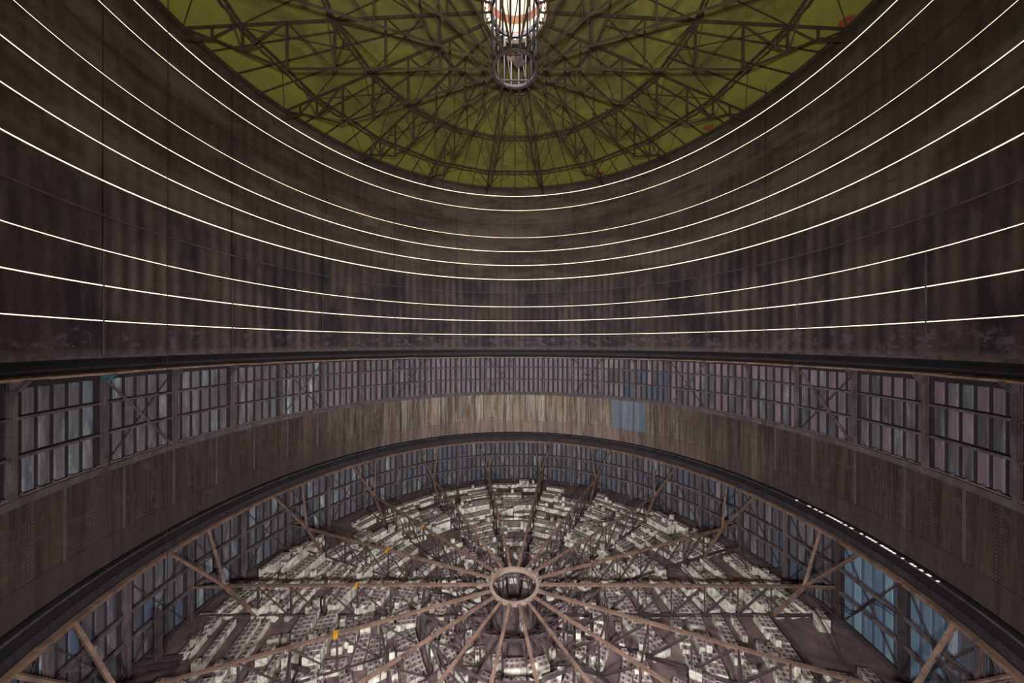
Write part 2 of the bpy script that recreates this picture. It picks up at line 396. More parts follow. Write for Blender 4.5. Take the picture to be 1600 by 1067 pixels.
# ------------------------------------------------------------------ frameworks of columns, rails and corrugated panels
def panel_mesh(rc, wdeg, z0, z1, mat):
    b = MB(); h = wdeg / 2; rc += .03
    b.ring([(rc + .06, z0), (rc, z0 + .02), (rc, z1 - .02), (rc + .06, z1)], -h, h, 2, closed=False)
    b.add([pol(rc + .06, -h - .06 * s_, z) if s_ else pol(rc, -h, z) for s_, z in ((0, z0 + .02), (1, z0), (1, z1), (0, z1 - .02))], [(0, 1, 2, 3)])
    b.add([pol(rc + .06, h + .06 * s_, z) if s_ else pol(rc, h, z) for s_, z in ((0, z0 + .02), (1, z0), (1, z1), (0, z1 - .02))], [(3, 2, 1, 0)])
    return b.mesh('panel', mat)
def framework(root, rp, rcn, rows, zt, zb, colfn, own_bays, flute=.56, colw=.3):
    """rows: (z0, z1) from the top; bay k spans 10k..10k+10 degrees"""
    kinds = {}
    mass = {}
    for k in range(36):
        mid_a = 10 * k + 5
        for j in range(6):
            a = 10 * k + .3 + 9.6 * (j + .5) / 6
            for r, (z0, z1) in enumerate(rows):
                mt = colfn(k, j, r, (90 - a + 180) % 360 - 180)
                if k in own_bays:
                    key = (r, mt)
                    if key not in kinds: kinds[key] = panel_mesh(rp, 10/6 * flute, z0, z1, mt)
                    link('panel', kinds[key], root, R(a))
                else:
                    key = mt if mt != 'panel_grey' else 'panel_grey_mass'
                    b = mass.setdefault(key, MB())
                    h = 10/6 * flute / 2; cs = []
                    for aa, rr in ((a - h - .06, rp + .09), (a - h, rp + .03), (a + h, rp + .03), (a + h + .06, rp + .09)):
                        cs += [pol(rr, aa, z0), pol(rr, aa, z1)]
                    b.add(cs, [(0, 2, 3, 1), (2, 4, 5, 3), (4, 6, 7, 5)])
    for key, b in mass.items(): b.build('panel', key, root, kind='stuff')
    b = MB(); b.ring([(rp + .1, zb), (rp + .18, zb), (rp + .18, zt + .5), (rp + .1, zt + .5)], n=180); b.build('backing_sheet', 'groove', root)

up = thing('upper_framework', 'grey riveted framework of columns, rails and corrugated panels between black seal and brown plates', 'framework', loc=(0, 0, 0))
def upcol(k, j, r, aw):
    h = (k * 7 + j * 3 + r * 5 + (k * j) % 4) % 11
    if aw > 100 and j == 0: return 'panel_blue'
    if 36 < aw < 50 and r > 0 and h < 6: return 'panel_blue'
    if aw > 50 and r == 0 and aw < 92: return 'panel_pink' if h < 9 else 'panel_grey'
    if aw > 50 and r == 2 and aw < 80: return 'panel_pink' if h < 7 else 'panel_slate'
    if aw > 80: return 'panel_pink' if h < 3 else 'panel_slate' if h < 8 else 'panel_grey'
    if -30 < aw < 32: return 'panel_pink' if h < 7 else 'panel_grey'
    if aw < -60: return 'panel_pale' if h in (1, 6) else 'panel_grey'
    return 'panel_grey' if h < 6 else 'panel_slate' if h < 9 else 'panel_pink'
far_bays = [k for k in range(36) if away(10*k + 5) < 30]
own = [k for k in sorted(range(36), key=lambda k: -away(10*k + 5)) if vis(10*k + 5, 114) and k not in far_bays][:16]
framework(up, 20.14, 19.9, [(EYE - 2.80, EYE - 1.75), (EYE - 4.28, EYE - 2.94), (EYE - 5.86, EYE - 4.42)], EYE - 1.6, EYE - 5.95, upcol, set(own))
for z in (-2.87, -4.35):
    for k in range(36):
        b = MB(); b.bar(pol(20.0, 10*k, EYE + z), pol(20.0, 10*k + 10, EYE + z), .16, .11, 'C', (0, 0, 1))
        b.build('rail', 'steel', up)
for k in range(36):
    a = 10 * k; b = MB(); zt = tilt(a) - .1
    b.bar(pol(19.93, a, EYE - 5.9), pol(19.93, a, zt), .17, .18, 'I', pol(1, a))
    c = b.build('column', 'blue_steel' if k == 100 else 'steel', up)
    b = MB()
    t = pol(1, a); sd = Vector((-t.y, t.x, 0))
    p0 = pol(19.8, a, zt - .42); 
    b.bar(p0 - t*.0 , pol(19.5, a, zt - .02), .18, .1, 'C', t)
    for sg in (-1, 1):
        q = pol(19.9, a, zt) + sd * .13 * sg
        b.add([q, q + Vector((0, 0, -.45)), pol(19.5, a, zt) + sd*.13*sg, q + sd*.02, q + sd*.02 + Vector((0,0,-.45)), pol(19.5, a, zt) + sd*(.13*sg + .02)],
              [(0,1,2), (5,4,3), (0,3,4,1), (1,4,5,2), (2,5,3,0)])
    b.build('bracket', 'blue_steel' if k == 19 else 'steel', c)
for k in range(36):
    if k % 3: continue
    b = MB(); a0, a1 = 10*k + .6, 10*k + 9.4
    if k % 2: a0, a1 = a1, a0
    b.bar(pol(19.97, a0, EYE - 5.8), pol(19.97, a1, EYE - 1.9), .11, .08, 'L', pol(1, a0)); b.build('brace', 'steel', up)
    b = MB(); b.bar(pol(20.04, a1, EYE - 5.8), pol(20.04, a0, EYE - 1.9), .06, .05, 'L', pol(1, a0)); b.build('brace', 'rust_dark', up)
for k in range(72):               # flange plates, slightly uneven like the worn edge in view
    a = 5 * k; dz = rnd.uniform(-.02, .02); b = MB(); dr = rnd.uniform(-.04, .04)
    P = []
    for aa in (a - 2.45, a, a + 2.45):
        z = tilt(aa) + dz
        P += [pol(19.56 + dr, aa, z - .15), pol(20.25, aa, z - .1), pol(20.25, aa, z), pol(19.58 + dr, aa, z - .05)]
    b.add(P, [(i*4 + j, i*4 + 4 + j, i*4 + 4 + (j+1) % 4, i*4 + (j+1) % 4) for i in (0, 1) for j in range(4)] + [(0,1,2,3), (11,10,9,8)])
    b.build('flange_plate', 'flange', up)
b = MB(); b.ring([(19.9, EYE - 6.22), (20.1, EYE - 6.22), (20.2, EYE - 5.93), (19.98, EYE - 5.9), (19.9, EYE - 5.92)], n=180); b.build('ledge', 'ledge', up)
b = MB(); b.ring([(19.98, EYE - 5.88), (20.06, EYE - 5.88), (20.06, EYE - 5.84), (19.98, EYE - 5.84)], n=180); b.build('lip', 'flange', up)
b = MB()
for k in range(216):
    a = k * 10/6 + .4
    if vis(a, 118): b.box(pol(20.03, a, EYE - 5.8), (.06, .09, .09), Matrix.Rotation(R(a), 3, 'Z'))
b.build('bolt', 'steel', up, kind='stuff')

low = thing('lower_framework', 'dark framework of columns, rails and corrugated panels standing round the piston floor', 'framework')
def lowcol(k, j, r, aw):
    h = (k * 5 + j * 7 + r * 3 + (k * j) % 5) % 11
    if 90 < aw < 100 or (100 < aw < 105.2): return 'panel_teal' if j in (0, 1, 4) and aw < 100 else 'panel_azure'
    if aw > 105: return 'panel_pale' if h < 2 else 'panel_slate' if h < 7 else 'panel_grey'
    if 29 < aw < 32: return 'panel_blue'
    if -62 < aw < -48: return 'panel_pale' if h < 5 and r < 2 else 'panel_slate'
    if -90 < aw < -62: return 'panel_pale' if h < 3 else 'panel_slate'
    return 'panel_slate' if h < 8 else 'panel_blue' if h == 8 else 'panel_pale' if h == 9 else 'panel_grey'
far2 = [k for k in range(36) if away(10*k + 5) < 30]
own2 = [k for k in sorted(range(36), key=lambda k: -away(10*k + 5)) if vis(10*k + 5, 110) and k not in far2][:16]
framework(low, 19.22, 19.0, [(EYE - 13.12, EYE - 11.75), (EYE - 14.48, EYE - 13.28), (EYE - 16.1, EYE - 14.66)], EYE - 11.6, EYE - 16.3, lowcol, set(own2), .6)
for k in (34, 35):
    b = MB(); b.ring([(19.285, EYE - 16.1), (19.315, EYE - 16.1), (19.315, EYE - 11.75), (19.285, EYE - 11.75)], 10*k + .4, 10*k + 9.7 if k == 35 else 10*k + 9.6, 4); b.build('backing_strip', 'panel_blue', low)
for z in (-13.2, -14.56, -16.12):
    for k in range(36):
        b = MB(); b.bar(pol(19.1, 10*k, EYE + z), pol(19.1, 10*k + 10, EYE + z), .14, .14, 'C', (0, 0, 1)); b.build('rail', 'rust_dark' if z < -16 else 'steel', low)
for k in range(36):
    a = 10 * k; b = MB()
    b.bar(pol(18.98, a, EYE - 16.28), pol(18.98, a, EYE - 11.6), .17, .2, 'I', pol(1, a))
    b.build('column', 'rust_dark' if k in (0, 35) else 'steel', low)
for k in range(36):
    if k % 2 and not (k in (35, 34)): 
        b = MB(); b.bar(pol(19.12, 10*k + .8, EYE - 16.0), pol(19.12, 10*k + 9.2, EYE - 11.8), .05, .05, 'L', pol(1, 10*k)); b.build('brace', 'rust_dark', low)
        continue
    b = MB(); b.bar(pol(19.08, 10*k + 9.2, EYE - 16.0), pol(19.08, 10*k + .8, EYE - 11.8), .05, .05, 'L', pol(1, 10*k)); b.build('brace', 'rust_dark', low)
    b = MB(); b.bar(pol(19.13, 10*k + .8, EYE - 16.0), pol(19.13, 10*k + 9.2, EYE - 11.8), .05, .05, 'L', pol(1, 10*k)); b.build('brace', 'rust_dark', low)
for k in range(36):
    dz = rnd.uniform(-.015, .015)
    b = MB(); b.ring([(18.98, EYE - 11.68 + dz), (19.22, EYE - 11.68 + dz), (19.27, EYE - 11.5 + dz), (19.02, EYE - 11.53 + dz)], 10*k + .03, 10*k + 9.97, 4)
    b.build('rim_plate', 'rust', low)

# ------------------------------------------------------------------ piston floor of dusty plates
fl = struct('floor', 'rusty brown dust covered steel piston floor under the ballast blocks', 'floor')
b = MB(); b.ring([(.01, -.3), (19.4, -.3), (19.4, -.03), (.01, -.03)], n=90); b.build('under_floor', 'groove', fl)
for r0, r1, cnt in ((0.02, 3.0, 6), (3.0, 7.0, 18), (7.0, 11.0, 18), (11.0, 15.0, 36), (15.0, 19.3, 36)):
    b = MB(); h = 180 / cnt; g = .015
    b.ring([(r0 + g, -.03), (r1 - g, -.03), (r1 - g, 0), (r0 + g, 0)], -h + .05, h - .05, max(2, 72 // cnt))
    me = b.mesh('plate', 'floor')
    for k in range(cnt): link('plate', me, fl, R((k + .5) * 360 / cnt))

# ------------------------------------------------------------------ hub ring and radial floor trusses
HT = EYE - 14.15
hub = thing('floor_hub', 'open rusty hub ring at the middle where all floor trusses meet', 'ring')
b = MB(); b.ring([(1.27, HT + .06), (1.46, HT + .06), (1.46, HT - .0), (1.36, HT - .0), (1.36, HT - .2), (1.3, HT - .2), (1.3, HT), (1.27, HT)], n=72); b.build('top_ring', 'hub', hub)
b = MB(); b.ring([(1.3, .3), (1.46, .3), (1.46, .42), (1.3, .42)], n=72); b.build('bottom_ring', 'rust_dark', hub)
for k in range(0, 18, 2):
    b = MB(); b.bar(pol(1.38, 20*k, .02), pol(1.38, 20*k, HT), .1, .1, 'I', pol(1, 20*k)); b.build('post', 'rust_dark', hub)
    b = MB(); b.bar(pol(1.36, 20*k + 1, .4), pol(1.36, 20*k + 19, HT - .15), .05, .05, 'L', pol(1, 20*k)); b.build('brace', 'rust_dark', hub)

dirs = {0: 'running level to the right of the hub ring', 20: 'running right, first above the level right-hand one', 40: 'running right, second above the level right-hand one',
        60: 'running away, third above the level right-hand one', 80: 'running away, just right of straight away from the viewer', 100: 'running away, just left of straight away from the viewer',
        120: 'running away, third above the level left-hand one', 140: 'running left, second above the level left-hand one', 160: 'running left, first above the level left-hand one',
        180: 'running level to the left of the hub ring', 200: 'running left, first below the level left-hand one', 220: 'running left, second below the level left-hand one',
        240: 'running nearer, third below the level left-hand one', 260: 'running nearer, just left of straight towards the viewer', 280: 'running nearer, just right of straight towards the viewer',
        300: 'running nearer, third below the level right-hand one', 320: 'running right, second below the level right-hand one', 340: 'running right, first below the level right-hand one'}
nodes = [1.4] + [1.4 + 1.95 * k for k in range(1, 9)]      # ..., 17.0
BT = .36
tmesh = {}
def P(name, fn, mat):
    b = MB(); fn(b); tmesh[name] = (name.split('|')[0], b.mesh(name.split('|')[0], mat))
P('top_chord', lambda b: b.bar((1.42, 0, HT - .02), (17.0, 0, HT - .12), .17, .15, 'T'), 'rust')
P('top_chord|2', lambda b: b.bar((17.0, 0, HT - .12), (18.85, 0, HT - .15), .13, .13, 'L'), 'rust')
P('bottom_chord', lambda b: b.bar((1.45, 0, BT), (17.0, 0, BT), .12, .12, 'L'), 'rust_dark')
P('bottom_chord|2', lambda b: b.bar((17.0, 0, BT), (18.85, 0, BT), .1, .1, 'L'), 'rust_dark')
for i, r in enumerate(nodes[1:8]):
    P('vertical|%d' % i, lambda b, r=r: b.bar((r, 0, BT), (r, 0, HT - .08), .09, .09, 'L', (0, 1, 0)), 'rust_dark')
for i in range(1, 8):
    P('diagonal|%d' % i, lambda b, i=i: b.bar((nodes[i - 1] + .05, 0.04, BT), (nodes[i] - .05, 0.04, HT - .1), .08, .08, 'L'), 'rust_dark')
P('leg', lambda b: b.bar((17.0, 0, HT - .15), (15.1, 0, .3), .14, .14, 'I', (0, 1, 0)), 'rust')
N = Vector((17.0, 0, HT - .1))
for i, sg in enumerate((-1, 1)):
    q = pol(19.05, 3.3 * sg, EYE - 11.62)
    P('strut|%d' % i, lambda b, q=q: b.bar(N, q, .13, .12, 'C'), 'rust')
    P('tie_rod|%d' % i, lambda b, sg=sg: b.bar(N + Vector((0, 0, -.05)), pol(18.9, 5 * sg, .1), .05, .05, 'O'), 'rust_dark')
    P('tie_rod|%d' % (i + 2), lambda b, sg=sg: b.bar(N + Vector((0, 0, -.05)), pol(16.9, 8.5 * sg, .1), .06, .06, 'L'), 'rust_dark')
q0 = N.lerp(pol(19.05, -3.3, EYE - 11.62), .55); q1 = N.lerp(pol(19.05, 3.3, EYE - 11.62), .55)
P('stay', lambda b: b.bar(q0, q1, .06, .06, 'L'), 'rust_dark')
P('stay|2', lambda b: (b.bar(q0, pol(18.95, 0, EYE - 13.0), .06, .06, 'L'), b.bar(q1, pol(18.95, 0, EYE - 13.0), .06, .06, 'L')), 'rust_dark')
def gus(b):
    for r in nodes[1:]:
        b.box((r, 0, HT - .17), (.3, .03, .2))
P('gusset', gus, 'rust')
for k in range(18):
    d = 20 * k
    t = thing('floor_truss', 'rusty floor truss ' + dirs[d], 'truss', 'radial floor trusses', (0, 0, 0), R(d))
    for nm, me in tmesh.values(): link(nm, me, t)
for j, (r, nm) in enumerate(((3.35, 'innermost small ring of dark ties between the floor trusses'), (5.3, 'second ring of dark ties out from the hub between floor trusses'),
                           (7.25, 'third ring of dark ties out from the hub between floor trusses'), (11.15, 'wide ring of dark ties about half way out between floor trusses'), (15.1, 'outermost ring of dark floor level ties joining the truss feet'))):
    t = thing('tie_ring', nm, 'ring', 'rings of ties between the floor trusses')
    z = HT - .2 if r < 15 else BT
    b = MB(); p, q = pol(r, 0, z), pol(r, 20, z if j % 2 == 0 else z); b.bar(p, q, .09, .09, 'L'); me = b.mesh('tie', 'rust_dark')
    b = MB(); b.bar(pol(r, 0, HT - .2), pol(r, 20, BT), .06, .06, 'L'); me2 = b.mesh('diagonal', 'rust_dark')
    for k in range(18):
        if j in (2, 3) and k % 2: continue
        link('tie', me, t, R(20*k))
        if j in (1, 3): link('diagonal', me2, t, R(20*k))
for (d, nm) in ((140, 'yellow clamp on the floor truss second above the level left-hand one'), (160, 'yellow clamp on the floor truss first above the level left-hand one'),
                (180, 'yellow clamp on the level left-hand floor truss'), (200, 'large yellow clamp on the floor truss first below the level left-hand one')):
    c = thing('clamp', nm, 'clamp', 'yellow clamps on the left floor trusses', pol(9.25, d, HT - .05), R(d))
    s_ = 1.0 if d == 200 else .7
    b = MB(); b.box((0, 0, .08), (.22*s_, .22, .05)); b.box((0, .12, 0), (.2*s_, .04, .2)); b.box((0, -.12, 0), (.2*s_, .04, .2)); b.build('jaw', 'yellow', c)
    b = MB(); b.bar((0, -.1, -.05), (.05, -.3, -.2), .05, .05, 'O'); b.build('screw', 'yellow' if d != 200 else 'orange', c)

# ------------------------------------------------------------------ ballast blocks
BW, BD, BH = .262, .262, .37
def block_geo():
    x, y, h, e = BW/2, BD/2, BH, .018
    v = [(-x,-y,0),(x,-y,0),(x,y,0),(-x,y,0), (-x,-y,h-e),(x,-y,h-e),(x,y,h-e),(-x,y,h-e),
         (-x+e,-y+e,h),(x-e,-y+e,h),(x-e,y-e,h),(-x+e,y-e,h),
         (-.042,-.06,h),(.042,-.06,h),(.042,.06,h),(-.042,.06,h), (-.037,-.055,h-.07),(.037,-.055,h-.07),(.037,.055,h-.07),(-.037,.055,h-.07)]
    f = []
    for a, b2 in ((0, 4), (4, 8), (8, 12), (12, 16)):
        for i in range(4): j = (i + 1) % 4; f.append((a + i, a + j, b2 + j, b2 + i))
    f.append((16, 17, 18, 19)); return v, f
BV, BF = block_geo()
cells = []
rb = random.Random(11)
for s in range(18):
    c = 10 + 20 * s; r = 2.7 + rb.uniform(0, .5)
    row0 = 0
    while r < 17.6:
        n = rb.choice((1, 2, 2, 3, 3, 4)) if r > 5 else rb.choice((1, 2, 2))
        half = r * math.tan(R(10)) - .1
        if r > 15.6: n = min(n, 2)
        y = -half + rb.uniform(0, .35)
        while y < half - .2:
            run = rb.randint(3, 13) if r > 6 else rb.randint(2, 6)
            st = 1 if rb.random() < .82 else 2
            off = rb.uniform(-.12, .12); rot = rb.gauss(0, .03)
            if r < 8 and rb.random() < .3: rot += rb.choice((.5, -.5, .8, -.8, .3))
            skip = rb.random() < (.05 if r < 12 else .12 if r < 15 else .28)
            cl = []
            for i in range(run):
                for j in range(n):
                    if rb.random() < .05: continue
                    lev = st if rb.random() < .95 else max(1, st + rb.choice((-1, 1)))
                    for L in range(lev):
                        cl.append((j * .275 + rb.gauss(0, .008), i * .272 + rb.gauss(0, .006), L, rb.gauss(0, .03) if L == 0 else rb.gauss(0, .08)))
            if not skip:
                for (dx, dy, L, ra) in cl:
                    yy = y + dy
                    px, py = dx * math.cos(rot) - dy * math.sin(rot), dx * math.sin(rot) + dy * math.cos(rot)
                    X, Y = r + off + px, y + py
                    if abs(Y) > X * math.tan(R(10)) - .02 or not (2.3 < math.hypot(X, Y) < 17.9): continue
                    w_ = Matrix.Rotation(R(c), 3, 'Z') @ Vector((X, Y, L * BH))
                    cells.append((w_.x, w_.y, w_.z, R(c) + rot + ra, s, row0 + round(dx / .275), Y, L))
            y += run * .272 + rb.choice((.04, .08, .12, .3, .6))
        row0 += n
        r += n * .275 + rb.choice((.2, .3, .4, .55, .75))
    for _ in range(4):            # loose blocks lying askew
        rr = rb.uniform(3, 15); aa = c + rb.uniform(-9, 9); p = pol(rr, aa); cells.append((p.x, p.y, BH * rb.choice((0, 1, 1)), rb.uniform(0, 3), s, -1, aa, 0))
# thin out blocks that would sit inside one another
grid = {}; keep = []
for cc in cells:
    key = (round(cc[0] / .27), round(cc[1] / .27)); z = cc[2]; bad = False
    for i in (-1, 0, 1):
        for j in (-1, 0, 1):
            for o_ in grid.get((key[0] + i, key[1] + j), ()):
                if abs(o_[2] - z) < .2 and math.hypot(o_[0] - cc[0], o_[1] - cc[1]) < .235: bad = True
    if z > 0 and not any(abs(o_[2] - (z - BH)) < .1 and math.hypot(o_[0] - cc[0], o_[1] - cc[1]) < .16 for i in (-1, 0, 1) for j in (-1, 0, 1) for o_ in grid.get((key[0] + i, key[1] + j), ())): bad = True
    if not bad: grid.setdefault(key, []).append(cc); keep.append(cc)
cells = [c for c in keep if c[1] > -8.5]
for sx, y0 in ((.35, -.75),):      # the single block standing inside the hub ring
    for L in range(3): cells.append((sx, y0, L * BH, .1 + .01 * L, 13, -2, 0, L))
def proj(c):
    dy = c[1] - CAMY; return 804 + 497 * c[0] / dy, 536.6 + 497 * (EYE - c[2] - .3) / dy, dy
occ = set((round(c[0], 2), round(c[1], 2), round(c[2], 2)) for c in cells)
score = []
for i, c in enumerate(cells):
    u, v_, dy = proj(c)
    cov = any(abs(o_[2] - (c[2] + BH)) < .1 and math.hypot(o_[0] - c[0], o_[1] - c[1]) < .2
              for a_ in (-1, 0, 1) for b_ in (-1, 0, 1) for o_ in grid.get((round(c[0]/.27) + a_, round(c[1]/.27) + b_), ()))
    inside = 8 < u < 1592 and v_ < 1058
    score.append((0 if inside and not cov else 1, dy + (-6 if i >= len(cells) - 3 else 0), i))
score.sort(); solo = set(i for _, _, i in score[:300])
for k in range(3): solo.add(len(cells) - 1 - k)
def pit(me, n0=16):
    """shade inside the lifting pits put into the colour: the last five faces of every block"""
    me.materials.append(M['pit']); k = len(BF)
    idx = [1 if i % k >= n0 - 4 + 0 and i % k >= k - 5 else 0 for i in range(len(me.polygons))]
    me.polygons.foreach_set('material_index', idx); return me
bm_ = MB(); bm_.v = [(x, y, z) for x, y, z in BV]; bm_.f = list(BF)
bme = pit(bm_.mesh('ballast_block', 'block'))
bm2 = MB(); bm2.v = list(bm_.v); bm2.f = list(BF); bme_y = pit(bm2.mesh('ballast_block', 'block_yellow'))
mass = MB()
def th(n): return str(n) + ('th' if 10 < n % 100 < 14 else {1: 'st', 2: 'nd', 3: 'rd'}.get(n % 10, 'th'))
bays = {17: 'first bay under right truss', 16: 'second bay under right truss', 15: 'third bay under right truss', 14: 'bay nearer right of hub',
        13: 'bay straight below hub', 12: 'bay nearer left of hub', 11: 'third bay under left truss', 10: 'second bay under left truss', 9: 'first bay under left truss'}
rows = {}
for i, c in enumerate(cells): rows.setdefault((c[4], c[5], c[7]), []).append((c[0], i))
place = {}
for (sec, row, L), lst in rows.items():
    for n_, (_, i) in enumerate(sorted(lst)): place[i] = (n_ + 1, row, sec, L)
def label(i):
    n_, row, sec, L = place[i]; bay = bays.get(sec, 'bay beyond the hub')
    if row == -1: return '%s skewed loose pale block from left, %s' % (th(n_), bay)
    return '%s block, %s from left, %s row from hub, %s' % (('floor level', 'second layer', 'third layer')[min(L, 2)], th(n_), th(row + 1), bay)
yc = 0
for i, c in enumerate(cells):
    r = math.hypot(c[0], c[1])
    if i in solo:
        yl = r > 9 and c[0] > 6 and rb.random() < .06
        o = link('ballast_block', bme_y if yl else bme, None, c[3], loc=(c[0], c[1], c[2]))
        tag(o, ('ochre ' if yl else '') + label(i), 'concrete block', 'concrete ballast blocks on the piston floor')
        if i >= len(cells) - 3: o['label'] = ('lowest', 'middle', 'topmost')[3 - len(cells) + i] + ' concrete block of the lone stack seen inside the hub ring'
    else:
        cs, sn = math.cos(c[3]), math.sin(c[3])
        # whole piles share a look, so a few touching blocks read as separate islands
        mass.add([(c[0] + x*cs - y*sn, c[1] + x*sn + y*cs, c[2] + z) for x, y, z in BV], BF)
mo = mass.build('ballast_blocks', 'block_mass', kind='stuff'); pit(mo.data)
tag(mo, 'mass of dusty pale concrete ballast blocks in rows over the farther piston floor', 'concrete blocks')

# fallen beams, pipes and boards on the floor
def litter(name, label, cat, p, q, wd, prof, mat, h=None):
    b = MB(); b.bar(p, q, wd, h, prof); o = b.build(name, mat); return tag(o, label, cat)
def fp(px, py, z):                 # a point at height z seen at photograph pixel px, py
    dy = (EYE - z) * 497 / (py - 536.6); return Vector(((px - 804) / 497 * dy, CAMY + dy, z))
litter('pipe', 'short thick rusty pipe lying among blocks at lower left', 'pipe', fp(452, 1040, .5), fp(483, 1050, .5), .2, 'O', 'rust_dark')
litter('fallen_beam', 'dark beam lying on the floor by the right wall panels, upper of two', 'beam', fp(1180, 895, .3), fp(1219, 889, .3), .2, 'I', 'rust_dark')
litter('fallen_beam', 'dark beam lying on the floor by the right wall panels, lower of two', 'beam', fp(1178, 903, .2), fp(1229, 894, .2), .2, 'I', 'rust_dark')
litter('fallen_beam', 'upper dark beam lying across the floor at the left wall foot', 'beam', fp(212, 1040, .25), fp(286, 1027, .25), .2, 'I', 'rust_dark')
litter('fallen_beam', 'lower dark beam lying across the floor at the left wall foot', 'beam', fp(205, 1050, .2), fp(278, 1040, .2), .2, 'I', 'rust_dark')
litter('guide_post', 'dark upright post standing in front of the left wall panels', 'post', fp(248, 1034, .3), fp(248, 1034, .3) + Vector((0, 0, 2.6)), .2, 'I', 'rust_dark')
litter('board', 'pale loose board lying on blocks near the left wall', 'board', fp(312, 960, .42), fp(340, 958, .42), .1, 'B', 'hub', .04)
litter('board', 'loose board leaning over the blocks near the right wall', 'board', fp(1140, 912, .4), fp(1178, 906, .45), .14, 'B', 'hub', .04)
for (sx, yr, nm) in ((-17.9, -2.27, 'left'), (17.85, 3.95, 'right')):
    b = MB(); b.bar((sx, yr, .05), (sx, yr, EYE + 18.3), .03, .03, 'O')
    tag(b.build('hanging_cable', 'cable'), 'thin dark cable hanging from the roof down to the floor near the %s wall' % nm, 'cable')
# drooping cables over the teal panels
dc = thing('drooping_cable', 'pair of black cables drooping across the teal blue panels at right', 'cable')
for off in (0, .16):
    ctl = [(-.6, 1.3 + off), (-2.6, 1.15 + off), (-4.4, 1.9 + off), (-6.2, 2.75 + off), (-9.8, 3.0 + off)]
    pts = []
    for i in range(len(ctl) - 1):
        p0, p1, p2, p3 = ctl[max(i - 1, 0)], ctl[i], ctl[i + 1], ctl[min(i + 2, len(ctl) - 1)]
        for j in range(6):
            t = j / 6
            pts.append(tuple(.5 * (2*p1[q] + (p2[q] - p0[q])*t + (2*p0[q] - 5*p1[q] + 4*p2[q] - p3[q])*t*t + (3*p1[q] - p0[q] - 3*p2[q] + p3[q])*t**3) for q in (0, 1)))
    b = MB()
    for (a0, z0), (a1, z1) in zip(pts, pts[1:]): b.bar(pol(18.86 + off * .2, a0, z0), pol(18.86 + off * .2, a1, z1), .045, .045, 'O')
    b.build('strand', 'cable', dc)

# ------------------------------------------------------------------ housings of the added fill lamps behind the camera
for i, (p, t, e) in enumerate(FILL_LAMPS):
    fl_ = thing('added_fill_lamp', 'black floodlight on the platform, ' + ('left one aimed at the floor', 'right one aimed at the floor', 'middle one aimed at the roof')[i], 'lamp', 'floodlights on the platform', p)
    fl_.rotation_euler = (Vector(t) - Vector(p)).to_track_quat('-Z', 'Y').to_euler()
    b = MB()
    for c_, d_ in (((0, .49, .05), (1.8, .04, .16)), ((0, -.49, .05), (1.8, .04, .16)), ((.88, 0, .05), (.04, 1.0, .16)), ((-.88, 0, .05), (.04, 1.0, .16)), ((0, 0, .14), (1.8, 1.0, .04))): b.box(c_, d_)
    b.build('housing', 'cable', fl_)
    b = MB()
    for k in range(9): b.box((-.4 + .1 * k, 0, .2), (.02, .6, .08))
    b.build('cooling_fin', 'cable', fl_)

# ------------------------------------------------------------------ green roof
ce = struct('ceiling', 'moss green sheet roof rising to the bright lantern', 'ceiling')
def roofz(r): return EYE + 19.95 - (r - 1.9) * 1.2 / 18.0
for r0, r1, cnt in ((16.0, 19.95, 72), (10.6, 16.0, 72), (5.5, 10.6, 36), (1.9, 5.5, 18)):
    b = MB(); h = 180 / cnt - .04
    b.ring([(r0 + .01, roofz(r0)), (r1 - .01, roofz(r1)), (r1 - .01, roofz(r1) + .03), (r0 + .01, roofz(r0) + .03)], -h, h, 2)
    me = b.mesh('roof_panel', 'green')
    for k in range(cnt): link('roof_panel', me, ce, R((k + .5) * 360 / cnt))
b = MB(); b.ring([(1.95, roofz(1.9) + .06), (20.3, roofz(20) + .06), (20.3, roofz(20) + .2), (1.95, roofz(1.9) + .2)]); b.build('roof_deck', 'roof_steel', ce)
me5 = MB(); me5.bar((10.6, 0, roofz(10.6) - .1), (19.7, 0, roofz(19.7) - .1), .06, .1, 'T'); m5 = me5.mesh('rafter', 'roof_steel')
me10 = MB(); me10.bar((5.5, 0, roofz(5.5) - .1), (19.7, 0, roofz(19.7) - .1), .07, .1, 'T'); m10 = me10.mesh('rafter', 'roof_steel')
for k in range(72):
    if k % 4 == 0: continue
    link('rafter', m10 if k % 4 == 2 else m5, ce, R(5 * k))
for k, (aw, r) in enumerate(((90.5, 19.3), (62, 19.0), (30, 19.0))):     # red oxide hatch discs near the eaves on the right
    b = MB(); b.ring([(.01, -.03), (.38, -.03), (.38, .0), (.01, .0)], n=16); link('hatch', b.mesh('hatch', 'orange'), ce, loc=pol(r, 90 - aw, roofz(r) - .02))['label'] = 'small red oxide disc'

RB = EYE + 16.08
roofdirs = {k: v.replace('hub ring', 'roof hub') for k, v in dirs.items()}
rm = {}
def Q(name, fn, mat='roof_steel'):
    b = MB(); fn(b); rm[name] = (name.split('|')[0], b.mesh(name.split('|')[0], mat))
def tz(r): return EYE + 19.5 - (r - 1.4) * 1.0 / 18.2
def bz(r): return RB if r <= 13.5 else RB + (r - 13.5) * 1.75 / 4.2 if r <= 17.7 else RB + 1.75
Q('top_chord', lambda b: b.bar((1.4, 0, tz(1.4)), (19.7, 0, tz(19.7)), .13, .13, 'T', (0, 0, -1)))
Q('bottom_chord', lambda b: (b.bar((1.33, 0, RB), (13.5, 0, RB), .12, .11, 'T'), b.bar((13.5, 0, RB), (17.7, 0, bz(17.7)), .12, .11, 'T'), b.bar((17.7, 0, bz(17.7)), (19.6, 0, bz(19) + .02), .2, .1, 'C')))
rn = [1.4, 4.4, 7.6, 10.6, 13.4, 16.0, 17.8]
